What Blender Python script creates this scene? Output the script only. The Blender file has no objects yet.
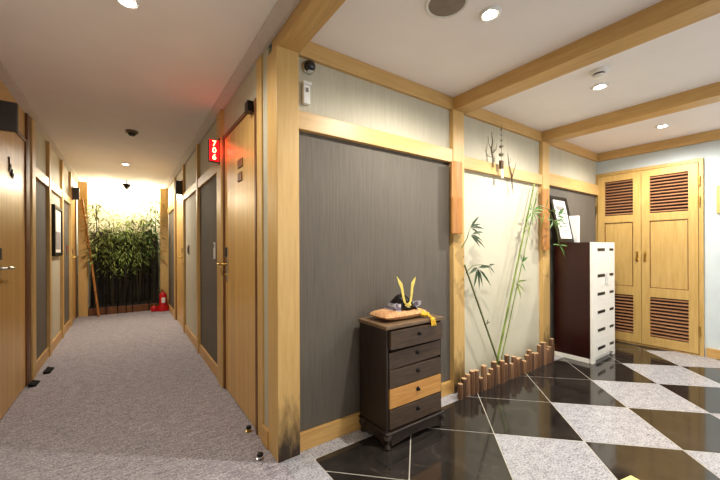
import bpy, bmesh, math, random
from mathutils import Vector, Matrix
random.seed(7)
SC = bpy.context.scene
COL = SC.collection

# ------------------------------------------------------------------ camera, world, light, exposure
TH = math.atan(234 / 333.0)
cam_d = bpy.data.cameras.new('camera')
cam_d.sensor_width = 36.0
cam_d.lens = 333.0 / 720 * 36
cam_d.shift_y = 8.0 / 720
cam_d.clip_start = 0.02
cam = bpy.data.objects.new('camera', cam_d)
COL.objects.link(cam)
cam.matrix_world = (Matrix.Translation((0, 0, 1.2)) @ Matrix.Rotation(-TH, 4, 'Z') @
                    Matrix.Rotation(math.radians(90), 4, 'X') @ Matrix.Rotation(math.radians(-0.25), 4, 'Z'))
SC.camera = cam

W = bpy.data.worlds.new('world')
SC.world = W
W.use_nodes = True
W.node_tree.nodes['Background'].inputs[0].default_value = (0.8, 0.88, 1.0, 1)
W.node_tree.nodes['Background'].inputs[1].default_value = 0.3

SC.view_settings.view_transform = 'Standard'
SC.view_settings.look = 'None'
SC.view_settings.exposure = 0.14
SC.view_settings.gamma = 1.0
SC.view_settings.use_curve_mapping = False

WARM = (1.0, 0.95, 0.87)
ROOM_W, BACK_W, HALL_W, FAR_W, END_W = 100, 8, 38, 85, 26


def area_light(name, loc, rot, sx, sy, power, color):
    d = bpy.data.lights.new(name, 'AREA')
    d.shape = 'RECTANGLE'
    d.size, d.size_y, d.energy, d.color = sx, sy, power, color
    o = bpy.data.objects.new(name, d)
    COL.objects.link(o)
    o.location = loc
    o.rotation_euler = rot
    return o


# daylight fill added at an assumed lobby window behind the camera
area_light('assumed_window_fill', (3.2, -2.86, 1.45), (math.radians(128), 0, 0), 3.4, 1.5, 58, (0.93, 0.97, 1.0))  # aimed upward to brighten the ceiling


def point_light(name, loc, power, color=WARM, radius=0.035, parent=None, spot=None):
    d = bpy.data.lights.new(name, 'SPOT' if spot else 'POINT')
    d.energy, d.color, d.shadow_soft_size = power, color, radius
    if spot:
        d.spot_size = math.radians(spot)
        d.spot_blend = 0.7
    o = bpy.data.objects.new(name, d)
    COL.objects.link(o)
    if parent:
        o.parent = parent
        o.location = Vector(loc) - parent.location
    else:
        o.location = loc
    return o


# assumed further lamps of the lobby and hall, added out of view
for (lx, ly) in ((1.58, -0.7), (2.99, -0.7), (4.5, -0.7)):
    point_light('downlight_beam', (lx, ly, 2.38), BACK_W, spot=168)
point_light('downlight_beam', (0.0, -1.6, 2.38), HALL_W, spot=168)


# ------------------------------------------------------------------ helpers
def lin(c):
    return tuple(((v / 255) / 12.92 if v / 255 <= 0.04045 else ((v / 255 + 0.055) / 1.055) ** 2.4) for v in c) + (1.0,)


class NT:
    def __init__(s, name):
        s.m = bpy.data.materials.new(name)
        s.m.use_nodes = True
        s.t = s.m.node_tree
        s.b = s.t.nodes['Principled BSDF']

    def n(s, kind, **kw):
        nd = s.t.nodes.new(kind)
        for k, v in kw.items():
            if k.startswith('i_'):
                nd.inputs[k[2:].replace('_', ' ')].default_value = v
            else:
                setattr(nd, k, v)
        return nd

    def l(s, a, b):
        s.t.links.new(a, b)

    def coords(s, scale=(1, 1, 1), which='Object', rot=(0, 0, 0)):
        tc = s.n('ShaderNodeTexCoord')
        mp = s.n('ShaderNodeMapping')
        mp.inputs['Scale'].default_value = scale
        mp.inputs['Rotation'].default_value = rot
        s.l(tc.outputs[which], mp.inputs[0])
        return mp.outputs[0]

    def ramp(s, fac, stops):
        r = s.n('ShaderNodeValToRGB')
        el = r.color_ramp.elements
        while len(el) < len(stops):
            el.new(0.5)
        for e, (p, c) in zip(el, stops):
            e.position = p
            e.color = c
        s.l(fac, r.inputs[0])
        return r.outputs[0]

    def noise(s, vec, scale, detail=3, rough=0.5, dist=0.0):
        nd = s.n('ShaderNodeTexNoise')
        nd.inputs['Scale'].default_value = scale
        nd.inputs['Detail'].default_value = detail
        nd.inputs['Roughness'].default_value = rough
        nd.inputs['Distortion'].default_value = dist
        s.l(vec, nd.inputs['Vector'])
        return nd.outputs['Fac']

    def bump(s, h, strength, dist=0.01):
        bp = s.n('ShaderNodeBump')
        bp.inputs['Strength'].default_value = strength
        bp.inputs['Distance'].default_value = dist
        s.l(h, bp.inputs['Height'])
        s.l(bp.outputs[0], s.b.inputs['Normal'])


def plain(name, rgb, rough=0.5, metal=0.0, spec=0.5, var=0.06, scale=18):
    k = NT(name)
    v = k.noise(k.coords(), scale, 3)
    lo = tuple(max(0, c * (1 - var)) for c in rgb)
    hi = tuple(min(255, c * (1 + var)) for c in rgb)
    k.l(k.ramp(v, [(0.3, lin(lo)), (0.7, lin(hi))]), k.b.inputs['Base Color'])
    k.b.inputs['Roughness'].default_value = rough
    k.b.inputs['Metallic'].default_value = metal
    k.b.inputs['Specular IOR Level'].default_value = spec
    return k.m


def emit(name, rgb, strength):
    k = NT(name)
    k.b.inputs['Base Color'].default_value = lin(rgb)
    k.b.inputs['Emission Color'].default_value = lin(rgb)
    k.b.inputs['Emission Strength'].default_value = strength
    return k.m


def wood(name, dark, light, axis='Z', rough=0.42, planks=None, stain=None, fine=1.0):
    k = NT(name)
    sc = {'X': (1.2, 14, 14), 'Y': (14, 1.2, 14), 'Z': (14, 14, 1.2)}[axis]
    vec = k.coords(sc)
    g = k.noise(vec, 3.2 * fine, 6, 0.6, 0.35)
    col = k.ramp(g, [(0.28, lin(dark)), (0.5, lin(tuple((a + b) / 2 for a, b in zip(dark, light)))), (0.72, lin(light))])
    if planks:
        pax, w = planks
        tc = k.n('ShaderNodeTexCoord')
        sx = k.n('ShaderNodeSeparateXYZ')
        k.l(tc.outputs['Object'], sx.inputs[0])
        md = k.n('ShaderNodeMath', operation='DIVIDE')
        k.l(sx.outputs[pax], md.inputs[0])
        md.inputs[1].default_value = w
        fr = k.n('ShaderNodeMath', operation='FRACT')
        k.l(md.outputs[0], fr.inputs[0])
        lt = k.n('ShaderNodeMath', operation='LESS_THAN')
        k.l(fr.outputs[0], lt.inputs[0])
        lt.inputs[1].default_value = 0.035
        fl = k.n('ShaderNodeMath', operation='FLOOR')
        k.l(md.outputs[0], fl.inputs[0])
        wn = k.n('ShaderNodeTexWhiteNoise', noise_dimensions='1D')
        k.l(fl.outputs[0], wn.inputs['W'])
        tone = k.ramp(wn.outputs['Value'], [(0, (0.86, 0.86, 0.86, 1)), (1, (1.05, 1.05, 1.05, 1))])
        mx = k.n('ShaderNodeMixRGB', blend_type='MULTIPLY', i_Fac=1.0)
        k.l(col, mx.inputs[1])
        k.l(tone, mx.inputs[2])
        m2 = k.n('ShaderNodeMixRGB', blend_type='MIX')
        k.l(lt.outputs[0], m2.inputs[0])
        k.l(mx.outputs[0], m2.inputs[1])
        m2.inputs[2].default_value = lin(tuple(c * 0.7 for c in dark))
        col = m2.outputs[0]
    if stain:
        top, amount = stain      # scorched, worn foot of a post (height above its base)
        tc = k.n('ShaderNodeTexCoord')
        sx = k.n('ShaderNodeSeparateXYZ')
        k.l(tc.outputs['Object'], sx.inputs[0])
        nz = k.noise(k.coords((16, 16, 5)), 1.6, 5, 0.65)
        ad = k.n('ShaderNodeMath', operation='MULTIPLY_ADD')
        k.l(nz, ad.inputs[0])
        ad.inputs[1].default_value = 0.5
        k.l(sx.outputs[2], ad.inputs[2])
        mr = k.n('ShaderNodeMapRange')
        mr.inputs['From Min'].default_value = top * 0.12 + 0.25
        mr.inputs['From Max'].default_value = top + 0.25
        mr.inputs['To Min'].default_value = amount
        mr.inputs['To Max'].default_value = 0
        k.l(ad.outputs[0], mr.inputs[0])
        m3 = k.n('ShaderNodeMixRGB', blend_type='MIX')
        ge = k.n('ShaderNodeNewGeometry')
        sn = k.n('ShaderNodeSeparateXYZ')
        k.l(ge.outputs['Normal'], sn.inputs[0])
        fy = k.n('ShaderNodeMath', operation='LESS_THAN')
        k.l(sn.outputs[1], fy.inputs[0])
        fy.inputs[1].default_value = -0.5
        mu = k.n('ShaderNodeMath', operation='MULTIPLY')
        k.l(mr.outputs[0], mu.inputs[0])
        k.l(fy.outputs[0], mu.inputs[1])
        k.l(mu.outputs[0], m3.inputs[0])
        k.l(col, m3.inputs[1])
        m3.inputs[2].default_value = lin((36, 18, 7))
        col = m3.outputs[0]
    k.l(col, k.b.inputs['Base Color'])
    k.b.inputs['Roughness'].default_value = rough
    k.bump(g, 0.08, 0.004)
    return k.m


def wallpaper(name, lo, hi, rough=0.75, strength=0.35, freq=60):
    """vertical wavy striations"""
    k = NT(name)
    a = k.noise(k.coords((freq, freq, 3.0)), 1.0, 4, 0.6, 1.2)
    b = k.noise(k.coords((2, 2, 2)), 1.0, 2)
    mx = k.n('ShaderNodeMath', operation='MULTIPLY_ADD')
    k.l(b, mx.inputs[0])
    mx.inputs[1].default_value = 0.3
    k.l(a, mx.inputs[2])
    k.l(k.ramp(mx.outputs[0], [(0.45, lin(lo)), (0.85, lin(hi))]), k.b.inputs['Base Color'])
    k.b.inputs['Roughness'].default_value = rough
    k.bump(a, strength, 0.006)
    return k.m


def carpet_mat():
    k = NT('carpet pile')
    a = k.noise(k.coords((1, 1.0, 1)), 85, 2, 0.7)
    b = k.noise(k.coords((10, 34, 1)), 1.6, 3, 0.6, 0.8)
    mx = k.n('ShaderNodeMath', operation='MULTIPLY_ADD')
    k.l(b, mx.inputs[0])
    mx.inputs[1].default_value = 0.55
    k.l(a, mx.inputs[2])
    col = k.ramp(mx.outputs[0], [(0.55, lin((122, 117, 124))), (0.78, lin((168, 162, 168))), (1.0, lin((206, 201, 206)))])
    k.l(col, k.b.inputs['Base Color'])
    k.b.inputs['Roughness'].default_value = 0.95
    k.b.inputs['Specular IOR Level'].default_value = 0.1
    k.bump(mx.outputs[0], 0.7, 0.012)
    return k.m


def granite_mat():
    k = NT('polished white granite')
    a = k.noise(k.coords(), 90, 3, 0.8)
    b = k.noise(k.coords(), 20, 2)
    mx = k.n('ShaderNodeMath', operation='MULTIPLY_ADD')
    k.l(b, mx.inputs[0])
    mx.inputs[1].default_value = 0.25
    k.l(a, mx.inputs[2])
    col = k.ramp(mx.outputs[0], [(0.40, lin((62, 62, 66))), (0.50, lin((128, 128, 133))), (0.60, lin((172, 171, 177))), (0.8, lin((206, 206, 210)))])
    k.l(col, k.b.inputs['Base Color'])
    k.b.inputs['Roughness'].default_value = 0.22
    return k.m


def black_tile_mat():
    k = NT('polished black marble')
    a = k.noise(k.coords(), 5, 8, 0.7, 1.5)
    k.l(k.ramp(a, [(0.35, lin((30, 27, 25))), (0.6, lin((50, 45, 41))), (0.75, lin((74, 66, 58)))]), k.b.inputs['Base Color'])
    k.b.inputs['Roughness'].default_value = 0.09
    k.b.inputs['Specular IOR Level'].default_value = 0.6
    return k.m


M = dict(
    beam_x=wood('maple along x', (192, 153, 94), (212, 175, 114), 'X'),
    beam_y=wood('maple along y', (192, 153, 94), (212, 175, 114), 'Y'),
    beam_cx=wood('darker maple along x', (188, 148, 88), (208, 169, 106), 'X'),
    beam_cy=wood('darker maple along y', (188, 148, 88), (208, 169, 106), 'Y'),
    post=wood('maple upright', (198, 158, 94), (216, 179, 114), 'Z', 0.45),
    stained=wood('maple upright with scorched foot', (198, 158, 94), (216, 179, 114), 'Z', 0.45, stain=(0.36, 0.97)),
    brown=wood('brown trim wood', (92, 52, 24), (128, 80, 40), 'Z', 0.45),
    door=wood('boarded oak door', (212, 164, 92), (228, 186, 114), 'Z', 0.36, planks=(1, 0.115), fine=1.4),
    closet=wood('pale closet door wood', (190, 152, 84), (210, 174, 106), 'Z', 0.42),
    louver=wood('louver slat wood', (158, 108, 72), (186, 138, 98), 'Y', 0.45),
    maroon=plain('dark maroon backing', (52, 16, 14), 0.6),
    base_x=wood('baseboard wood x', (188, 140, 76), (218, 176, 108), 'X'),
    base_y=wood('baseboard wood y', (188, 140, 76), (218, 176, 108), 'Y'),
    dark_paper=wallpaper('charcoal wallpaper', (86, 79, 70), (104, 96, 85), strength=0.3, freq=150),
    light_paper=wallpaper('beige wallpaper', (182, 175, 152), (198, 191, 170), 0.7, 0.2, 90),
    cream=plain('cream plaster', (202, 195, 171), 0.75, var=0.015, scale=4),
    wallw=plain('pale wall paint', (206, 216, 218), 0.8, var=0.015, scale=5),
    ceil=plain('ceiling paint', (242, 236, 233), 0.85, var=0.01, scale=3),
    cornice=plain('cornice paint', (200, 190, 182), 0.7, var=0.02),
    carpet=carpet_mat(), granite=granite_mat(), black=black_tile_mat(),
    grout=plain('pale grout', (196, 190, 176), 0.7),
    old=wood('old blackened wood', (30, 20, 14), (54, 38, 27), 'Z', 0.5, fine=2),
    old_x=wood('worn dark drawer wood', (52, 38, 27), (92, 70, 50), 'X', 0.5, fine=2.2),
    old_top=wood('worn chest top wood', (92, 70, 50), (142, 116, 88), 'X', 0.4, fine=2),
    honey=wood('honey drawer wood', (188, 128, 62), (222, 166, 92), 'X', 0.45, fine=1.6),
    iron=plain('black iron', (26, 24, 22), 0.4, 0.6),
    rubber=plain('black rubber', (22, 21, 21), 0.9, 0.0, 0.15),
    steel=plain('brushed steel', (190, 186, 176), 0.28, 1.0),
    brass=plain('brass', (196, 160, 84), 0.3, 1.0),
    gold=plain('gold leaf', (244, 216, 112), 0.32, 0.55),
    lacquer=plain('black lacquer', (26, 24, 26), 0.25),
    silver=plain('silver lamellae', (190, 186, 190), 0.35, 0.4),
    purple=plain('purple grey lacing', (112, 98, 112), 0.7),
    yellow_cord=plain('yellow silk cord', (240, 186, 52), 0.75, var=0.12, scale=60),
    oxblood=plain('dark red lacquer', (42, 8, 7), 0.3, var=0.1, scale=3),
    white=plain('white lacquer', (246, 242, 232), 0.35, var=0.01),
    plastic=plain('white plastic', (226, 224, 218), 0.45, var=0.01),
    grey=plain('grey grille', (128, 116, 104), 0.6),
    darkgrey=plain('dark plastic', (42, 38, 36), 0.5),
    brownplastic=plain('tan plastic', (120, 94, 68), 0.5),
    paper=plain('white paper', (238, 236, 226), 0.8, var=0.02),
    greyprint=plain('grey print', (150, 142, 138), 0.8),
    glass=None,
    note=plain('yellow note paper', (250, 240, 150), 0.8, var=0.01),
    chrome=plain('chrome', (210, 212, 214), 0.12, 1.0),
    tan_bamboo=wood('dried bamboo', (158, 100, 46), (190, 134, 70), 'Z', 0.4),
    green_bamboo=plain('green bamboo', (112, 132, 48), 0.4, var=0.14, scale=8),
    dark_bamboo=plain('dark bamboo stem', (44, 40, 24), 0.5, var=0.2, scale=10),
    olive_bamboo=plain('olive bamboo', (92, 98, 44), 0.45, var=0.2, scale=10),
    leaf=plain('bamboo leaf', (66, 106, 36), 0.5, var=0.3, scale=9),
    leaf_end=plain('yellow green bamboo leaf', (128, 150, 76), 0.5, var=0.35, scale=9),
    leaf_dark=plain('dark bamboo leaf', (40, 58, 26), 0.55, var=0.3, scale=9),
    leaf_dry=plain('olive bamboo leaf', (118, 128, 62), 0.55, var=0.3, scale=9),
    twig=plain('brown twig', (74, 52, 30), 0.7, var=0.2),
    stone=plain('grey pebble', (130, 124, 104), 0.5, var=0.2),
    log=wood('log bark', (84, 54, 34), (140, 100, 66), 'Z', 0.65, fine=2),
    log_pale=wood('pale log bark', (112, 78, 52), (172, 130, 92), 'Z', 0.65, fine=2),
    log_dark=wood('dark log bark', (60, 38, 24), (116, 80, 52), 'Z', 0.65, fine=2),
    logtop=plain('log end', (196, 160, 118), 0.7),
    soil=plain('dark soil', (38, 28, 20), 0.95, var=0.3, scale=40),
    board=wood('blackened boards', (22, 14, 8), (44, 28, 16), 'Z', 0.6, planks=(0, 0.11)),
    red=plain('red enamel', (200, 22, 24), 0.3, var=0.03),
    redled=emit('red led panel', (225, 14, 26), 1.1),
    digit=emit('warm lit digit', (255, 226, 150), 4.0),
    bulb=emit('downlight bulb', (255, 244, 224), 60.0),
)


def cushion_mat():
    k = NT('floral cushion silk')
    v = k.n('ShaderNodeTexVoronoi')
    v.inputs['Scale'].default_value = 55
    k.l(k.coords(), v.inputs['Vector'])
    col = k.ramp(v.outputs['Distance'], [(0.12, lin((176, 92, 66))), (0.3, lin((186, 132, 88))), (0.6, lin((206, 158, 108)))])
    k.l(col, k.b.inputs['Base Color'])
    k.b.inputs['Roughness'].default_value = 0.8
    return k.m


M['cushion'] = cushion_mat()


class MB:
    """one mesh, built from shapes in world coordinates"""

    def __init__(s):
        s.bm = bmesh.new()
        s.mi = 0

    def _v(s, co):
        return s.bm.verts.new(co)

    def _f(s, vs):
        try:
            f = s.bm.faces.new(vs)
            f.material_index = s.mi
            return f
        except ValueError:
            return None

    def box(s, x0, x1, y0, y1, z0, z1, rot=None, piv=None):
        c = [Vector((x, y, z)) for z in (z0, z1) for y in (y0, y1) for x in (x0, x1)]
        if rot is not None:
            p = Vector(piv) if piv is not None else Vector(((x0 + x1) / 2, (y0 + y1) / 2, (z0 + z1) / 2))
            c = [p + rot @ (v - p) for v in c]
        v = [s._v(q) for q in c]
        for f in ((0, 2, 3, 1), (4, 5, 7, 6), (0, 1, 5, 4), (2, 6, 7, 3), (0, 4, 6, 2), (1, 3, 7, 5)):
            s._f([v[i] for i in f])
        return s

    def poly(s, pts):
        s._f([s._v(p) for p in pts])
        return s

    def prism(s, pts, vec):
        vec = Vector(vec)
        a = [s._v(p) for p in pts]
        b = [s._v(Vector(p) + vec) for p in pts]
        s._f(a[::-1])
        s._f(b)
        n = len(pts)
        for i in range(n):
            s._f([a[i], a[(i + 1) % n], b[(i + 1) % n], b[i]])
        return s

    def tube(s, pts, r, n=8, cap=True):
        pts = [Vector(p) for p in pts]
        rs = r if isinstance(r, (list, tuple)) else [r] * len(pts)
        rings = []
        up = None
        for i, p in enumerate(pts):
            d = (pts[min(i + 1, len(pts) - 1)] - pts[max(i - 1, 0)]).normalized()
            if up is None:
                up = Vector((0, 0, 1)) if abs(d.z) < 0.9 else Vector((1, 0, 0))
            a = d.cross(up).normalized()
            b = a.cross(d).normalized()
            up = b
            rings.append([s._v(p + (a * math.cos(t) + b * math.sin(t)) * rs[i]) for t in [2 * math.pi * k / n for k in range(n)]])
        for q, w in zip(rings, rings[1:]):
            for k in range(n):
                s._f([q[k], q[(k + 1) % n], w[(k + 1) % n], w[k]])
        if cap:
            s._f(rings[0][::-1])
            s._f(rings[-1])
        return s

    def lathe(s, c, prof, n=24, rot=None, a0=0.0, a1=2 * math.pi):
        c = Vector(c)
        full = abs(a1 - a0 - 2 * math.pi) < 1e-6
        m = n if full else n + 1
        rings = []
        for (r, z) in prof:
            ring = []
            for k in range(m):
                t = a0 + (a1 - a0) * k / n
                p = Vector((r * math.cos(t), r * math.sin(t), z))
                if rot is not None:
                    p = rot @ p
                ring.append(s._v(c + p))
            rings.append(ring)
        for q, w in zip(rings, rings[1:]):
            for k in range(n):
                s._f([q[k], q[(k + 1) % m], w[(k + 1) % m], w[k]])
        if full:
            if prof[0][0] > 1e-5:
                s._f(rings[0][::-1])
            if prof[-1][0] > 1e-5:
                s._f(rings[-1])
        return s

    def leaf(s, base, d, length, width, up=(0, 0, 1), droop=0.25):
        base, d, up = Vector(base), Vector(d).normalized(), Vector(up)
        side = d.cross(up)
        if side.length < 1e-3:
            side = d.cross(Vector((1, 0, 0)))
        side.normalize()
        nrm = side.cross(d).normalized()
        pts = []
        for t, w in ((0, 0.12), (0.3, 1.0), (0.65, 0.72), (1.0, 0.02)):
            p = base + d * (length * t) - Vector((0, 0, 1)) * (droop * length * t * t)
            hw = width * 0.5 * w
            pts.append((s._v(p - side * hw + nrm * hw * 0.35), s._v(p), s._v(p + side * hw + nrm * hw * 0.35)))
        for a, b in zip(pts, pts[1:]):
            s._f([a[0], a[1], b[1], b[0]])
            s._f([a[1], a[2], b[2], b[1]])
        return s

    def build(s, name, mats, parent=None, smooth=False, bevel=0.0, origin=None, recalc=True):
        bm = s.bm
        bmesh.ops.remove_doubles(bm, verts=bm.verts, dist=1e-6)
        if recalc:
            bmesh.ops.recalc_face_normals(bm, faces=bm.faces)
        off = Vector((0, 0, 0))
        if parent is not None:
            q = parent
            while q is not None:
                off += q.location
                q = q.parent
        elif origin is not None:
            off = Vector(origin)
        else:
            xs = [v.co for v in bm.verts]
            off = Vector(((min(v.x for v in xs) + max(v.x for v in xs)) / 2,
                          (min(v.y for v in xs) + max(v.y for v in xs)) / 2, min(v.z for v in xs)))
        for v in bm.verts:
            v.co -= off
        me = bpy.data.meshes.new(name)
        bm.to_mesh(me)
        bm.free()
        for m in (mats if isinstance(mats, (list, tuple)) else [mats]):
            me.materials.append(M[m] if isinstance(m, str) else m)
        if smooth:
            for p in me.polygons:
                p.use_smooth = True
            try:
                me.set_sharp_from_angle(angle=math.radians(40))
            except Exception:
                pass
        o = bpy.data.objects.new(name, me)
        COL.objects.link(o)
        if parent is not None:
            o.parent = parent
        else:
            o.location = off
        if bevel:
            b = o.modifiers.new('bevel', 'BEVEL')
            b.width = bevel
            b.segments = 2
            b.limit_method = 'ANGLE'
        return o


def tag(o, label, cat, group=None, kind=None):
    o['label'] = label
    o['category'] = cat
    if group:
        o['group'] = group
    if kind:
        o['kind'] = kind
    return o


def thing(name, label, cat, loc, group=None, kind=None):
    o = bpy.data.objects.new(name, None)
    o.empty_display_size = 0.05
    COL.objects.link(o)
    o.location = loc
    return tag(o, label, cat, group, kind)


def struct(o, label=None, cat=None):
    o['kind'] = 'structure'
    if label:
        o['label'] = label
        o['category'] = cat
    return o


def bx(name, mat, x0, x1, y0, y1, z0, z1, parent=None, bevel=0.0, origin=None):
    return MB().box(x0, x1, y0, y1, z0, z1).build(name, mat, parent, bevel=bevel, origin=origin)


def S(name, mat, x0, x1, y0, y1, z0, z1, bevel=0.0):
    return struct(bx(name, mat, x0, x1, y0, y1, z0, z1, bevel=bevel))


def dup(root, loc, label=None):
    r = root.copy()
    COL.objects.link(r)
    r.location = loc
    if label:
        r['label'] = label
    for ch in list(root.children):
        c = ch.copy()
        COL.objects.link(c)
        c.parent = r
        for g in list(ch.children):
            d = g.copy()
            COL.objects.link(d)
            d.parent = c
    return r


# ------------------------------------------------------------------ room shell
H = 2.44
XL, XR = -0.725, 0.70          # hall wall faces
YF = 1.84                      # lobby front wall face
XD = 5.17                      # closet wall face
Y_END, Y_BACK = 8.35, -3.0

S('floor', 'carpet', XL - 0.15, 0.72, Y_BACK, Y_END + 0.1, -0.06, 0.0)
S('ceiling', 'ceil', XL - 0.15, XD + 0.15, Y_BACK - 0.15, Y_END + 0.15, H, H + 0.06)
S('wall_left', 'wallw', XL - 0.15, XL - 0.02, Y_BACK, Y_END, 0, H)
S('wall_right', 'wallw', XR + 0.02, XR + 0.12, 1.98, Y_END, 0, H)
S('wall_front', 'wallw', XR + 0.121, XD, YF, YF + 0.12, 0, H)
S('wall_closet', 'wallw', XD, XD + 0.12, Y_BACK, YF + 0.12, 0, H)
S('wall_end', 'cream', XL - 0.02, XR + 0.02, Y_END, Y_END + 0.1, 0, H)
mb = MB()
mb.box(XL - 0.15, 1.4, Y_BACK - 0.12, Y_BACK, 0, H).box(5.0, XD + 0.12, Y_BACK - 0.12, Y_BACK, 0, H)
mb.box(1.4, 5.0, Y_BACK - 0.12, Y_BACK, 0, 0.6).box(1.4, 5.0, Y_BACK - 0.12, Y_BACK, 2.3, H)
struct(mb.build('wall_back', 'wallw'))
mb = MB()
for x in (1.4, 2.57, 3.77, 4.95):
    mb.box(x, x + 0.05, Y_BACK - 0.09, Y_BACK - 0.03, 0.6, 2.3)
mb.box(1.45, 4.95, Y_BACK - 0.09, Y_BACK - 0.03, 0.6, 0.65).box(1.45, 4.95, Y_BACK - 0.09, Y_BACK - 0.03, 2.25, 2.3)
struct(mb.build('assumed_window_1', 'white'))  # frame of the assumed window, unseen, in the back wall opening

# lobby floor: square tiles laid on the diagonal, granite border
QX, QY, Q = 1.937, 1.262, 0.3735
X0, X1, Y0, Y1 = 0.875, XD, Y_BACK, 1.70


def clip(poly):
    for axis, lim, sg in ((0, X0, 1), (0, X1, -1), (1, Y0, 1), (1, Y1, -1)):
        out = []
        for i in range(len(poly)):
            a, b = poly[i], poly[(i + 1) % len(poly)]
            da, db = sg * (a[axis] - lim), sg * (b[axis] - lim)
            if da >= 0:
                out.append(a)
            if da * db < 0:
                t = da / (da - db)
                out.append((a[0] + (b[0] - a[0]) * t, a[1] + (b[1] - a[1]) * t))
        poly = out
        if len(poly) < 3:
            return None
    return poly


mb = MB()
mb.mi = 2
mb.box(0.72, XD, Y_BACK, YF, -0.06, -0.0012)
g = 0.0035
for i in range(-8, 14):
    for j in range(-14, 4):
        if (i + j) % 2 == 0:
            continue
        cx, cy = QX + Q * i, QY + Q * j
        q = Q - g * 1.2
        p = clip([(cx - q, cy), (cx, cy - q), (cx + q, cy), (cx, cy + q)])
        if not p:
            continue
        mb.mi = 0 if (j % 2 == 1 and j < 0) else 1
        mb.poly([(a, b, 0) for a, b in p])
mb.mi = 0
mb.poly([(0.722, Y_BACK, 0), (X0 - g, Y_BACK, 0), (X0 - g, Y1 + g, 0), (0.722, Y1 + g + 0.1, 0)])
x = 0.875
mb.poly([(0.722, 1.803, 0), (X0 - 2 * g, Y1 + 2 * g, 0), (1.47, Y1 + g, 0), (1.47, YF, 0), (0.722, YF, 0)])
for a, b in ((1.473, 2.15), (2.153, 3.65), (3.653, 4.5), (4.503, XD)):
    mb.poly([(a, Y1 + g, 0), (b, Y1 + g, 0), (b, YF, 0), (a, YF, 0)])
struct(mb.build('floor', ['granite', 'black', 'grout'], origin=(0, 0, 0)))

# cornices along the hall ceiling
for nm, xw, sg, ya, yb in (('trim_1', XL - 0.02, 1, Y_BACK, 8.3), ('trim_2', XR, -1, Y_BACK, 8.3)):
    pts = [(xw, ya, H), (xw, ya, H - 0.035), (xw + sg * 0.02, ya, H - 0.035), (xw + sg * 0.075, ya, H - 0.012), (xw + sg * 0.075, ya, H)]
    struct(MB().prism(pts, (0, yb - ya, 0)).build(nm, 'cornice'))

# ceiling beams and wall plates
BZ = 2.338
S('ceiling_beam', 'beam_cy', 0.702, 0.832, Y_BACK, 1.80, BZ, H, 0.003)
S('ceiling_beam', 'beam_cy', 2.215, 2.375, Y_BACK, 1.80, BZ, H, 0.003)
S('ceiling_beam', 'beam_cy', 3.655, 3.82, Y_BACK, 1.80, BZ, H, 0.003)
S('ceiling_beam', 'beam_cx', 0.702, XD, 1.80, YF + 0.05, BZ, H, 0.003)
S('ceiling_beam', 'beam_cy', XD - 0.045, XD + 0.02, Y_BACK, 1.80, 2.335, H, 0.003)

# posts of the lobby wall
struct(bx('wall_post', 'stained', 0.69, 0.825, 1.785, 1.94, 0, BZ, bevel=0.004), 'corner wooden post with a scorched black foot between hall and lobby', 'post')
struct(bx('wall_post', 'stained', 2.195, 2.335, 1.79, 1.88, 0, BZ, bevel=0.004))
struct(bx('wall_post', 'stained', 3.655, 3.80, 1.79, 1.88, 0, BZ, bevel=0.004))
# bays of the lobby wall
S('wall_rail', 'beam_x', 0.826, 2.194, 1.795, 1.86, 1.90, 2.008, 0.003)
S('wall_rail', 'beam_x', 2.336, 3.654, 1.795, 1.86, 1.87, 1.975, 0.003)
S('wall_rail', 'beam_x', 3.801, XD, 1.795, 1.86, 1.885, 2.02, 0.003)
S('wall_panel', 'dark_paper', 0.826, 2.194, 1.832, 1.86, 0.0, 1.90)
S('wall_panel', 'light_paper', 0.826, 2.194, 1.828, 1.86, 2.008, BZ)
S('wall_panel', 'cream', 2.336, 3.654, 1.834, 1.86, 0.0, 1.87)
S('wall_panel', 'light_paper', 2.336, 3.654, 1.828, 1.86, 1.975, BZ)
S('wall_panel', 'dark_paper', 3.801, XD, 1.832, 1.86, 0.0, 1.885)
S('wall_panel', 'light_paper', 3.801, XD, 1.828, 1.86, 2.02, BZ)
struct(bx('baseboard_front', 'base_x', 0.826, 2.194, 1.806, 1.831, 0, 0.105, bevel=0.003))
S('baseboard_front', 'base_x', 3.801, XD, 1.806, 1.831, 0, 0.105, 0.003)
S('baseboard_closet', 'base_y', XD - 0.025, XD, Y_BACK, 0.80, 0, 0.10, 0.003)


# ------------------------------------------------------------------ hall walls
def side(sg):
    def f(mb, y0, y1, z0, z1, d0, d1):
        xf = XR if sg > 0 else XL
        a, b = xf - sg * d0, xf - sg * d1
        return mb.box(min(a, b), max(a, b), y0, y1, z0, z1)
    return f


def sbox(sg, name, mat, y0, y1, z0, z1, d0, d1, parent=None, bevel=0.0, label=None, cat=None):
    o = side(sg)(MB(), y0, y1, z0, z1, d0, d1).build(name, mat, parent, bevel=bevel)
    if parent is None:
        struct(o, label, cat)
    return o


HT = H - 0.036


def bay(sg, y0, y1, mat):
    """wallpapered bay between two posts of the hall"""
    sbox(sg, 'wall_panel', mat, y0, y1, 0, 1.895, -0.02, 0.0)
    sbox(sg, 'wall_rail', 'beam_y', y0, y1, 1.895, 1.995, -0.02, 0.025, bevel=0.003)
    sbox(sg, 'wall_panel', 'light_paper', y0, y1, 1.995, HT, -0.02, 0.0)
    sbox(sg, 'baseboard_right' if sg > 0 else 'baseboard_left', 'base_y', y0, y1, 0, 0.11, 0.0005, 0.018, bevel=0.002)


def post(sg, y0, y1, mat='post', d=0.03):
    sbox(sg, 'wall_post', mat, y0, y1, 0, HT, -0.02, d, bevel=0.003)


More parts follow.
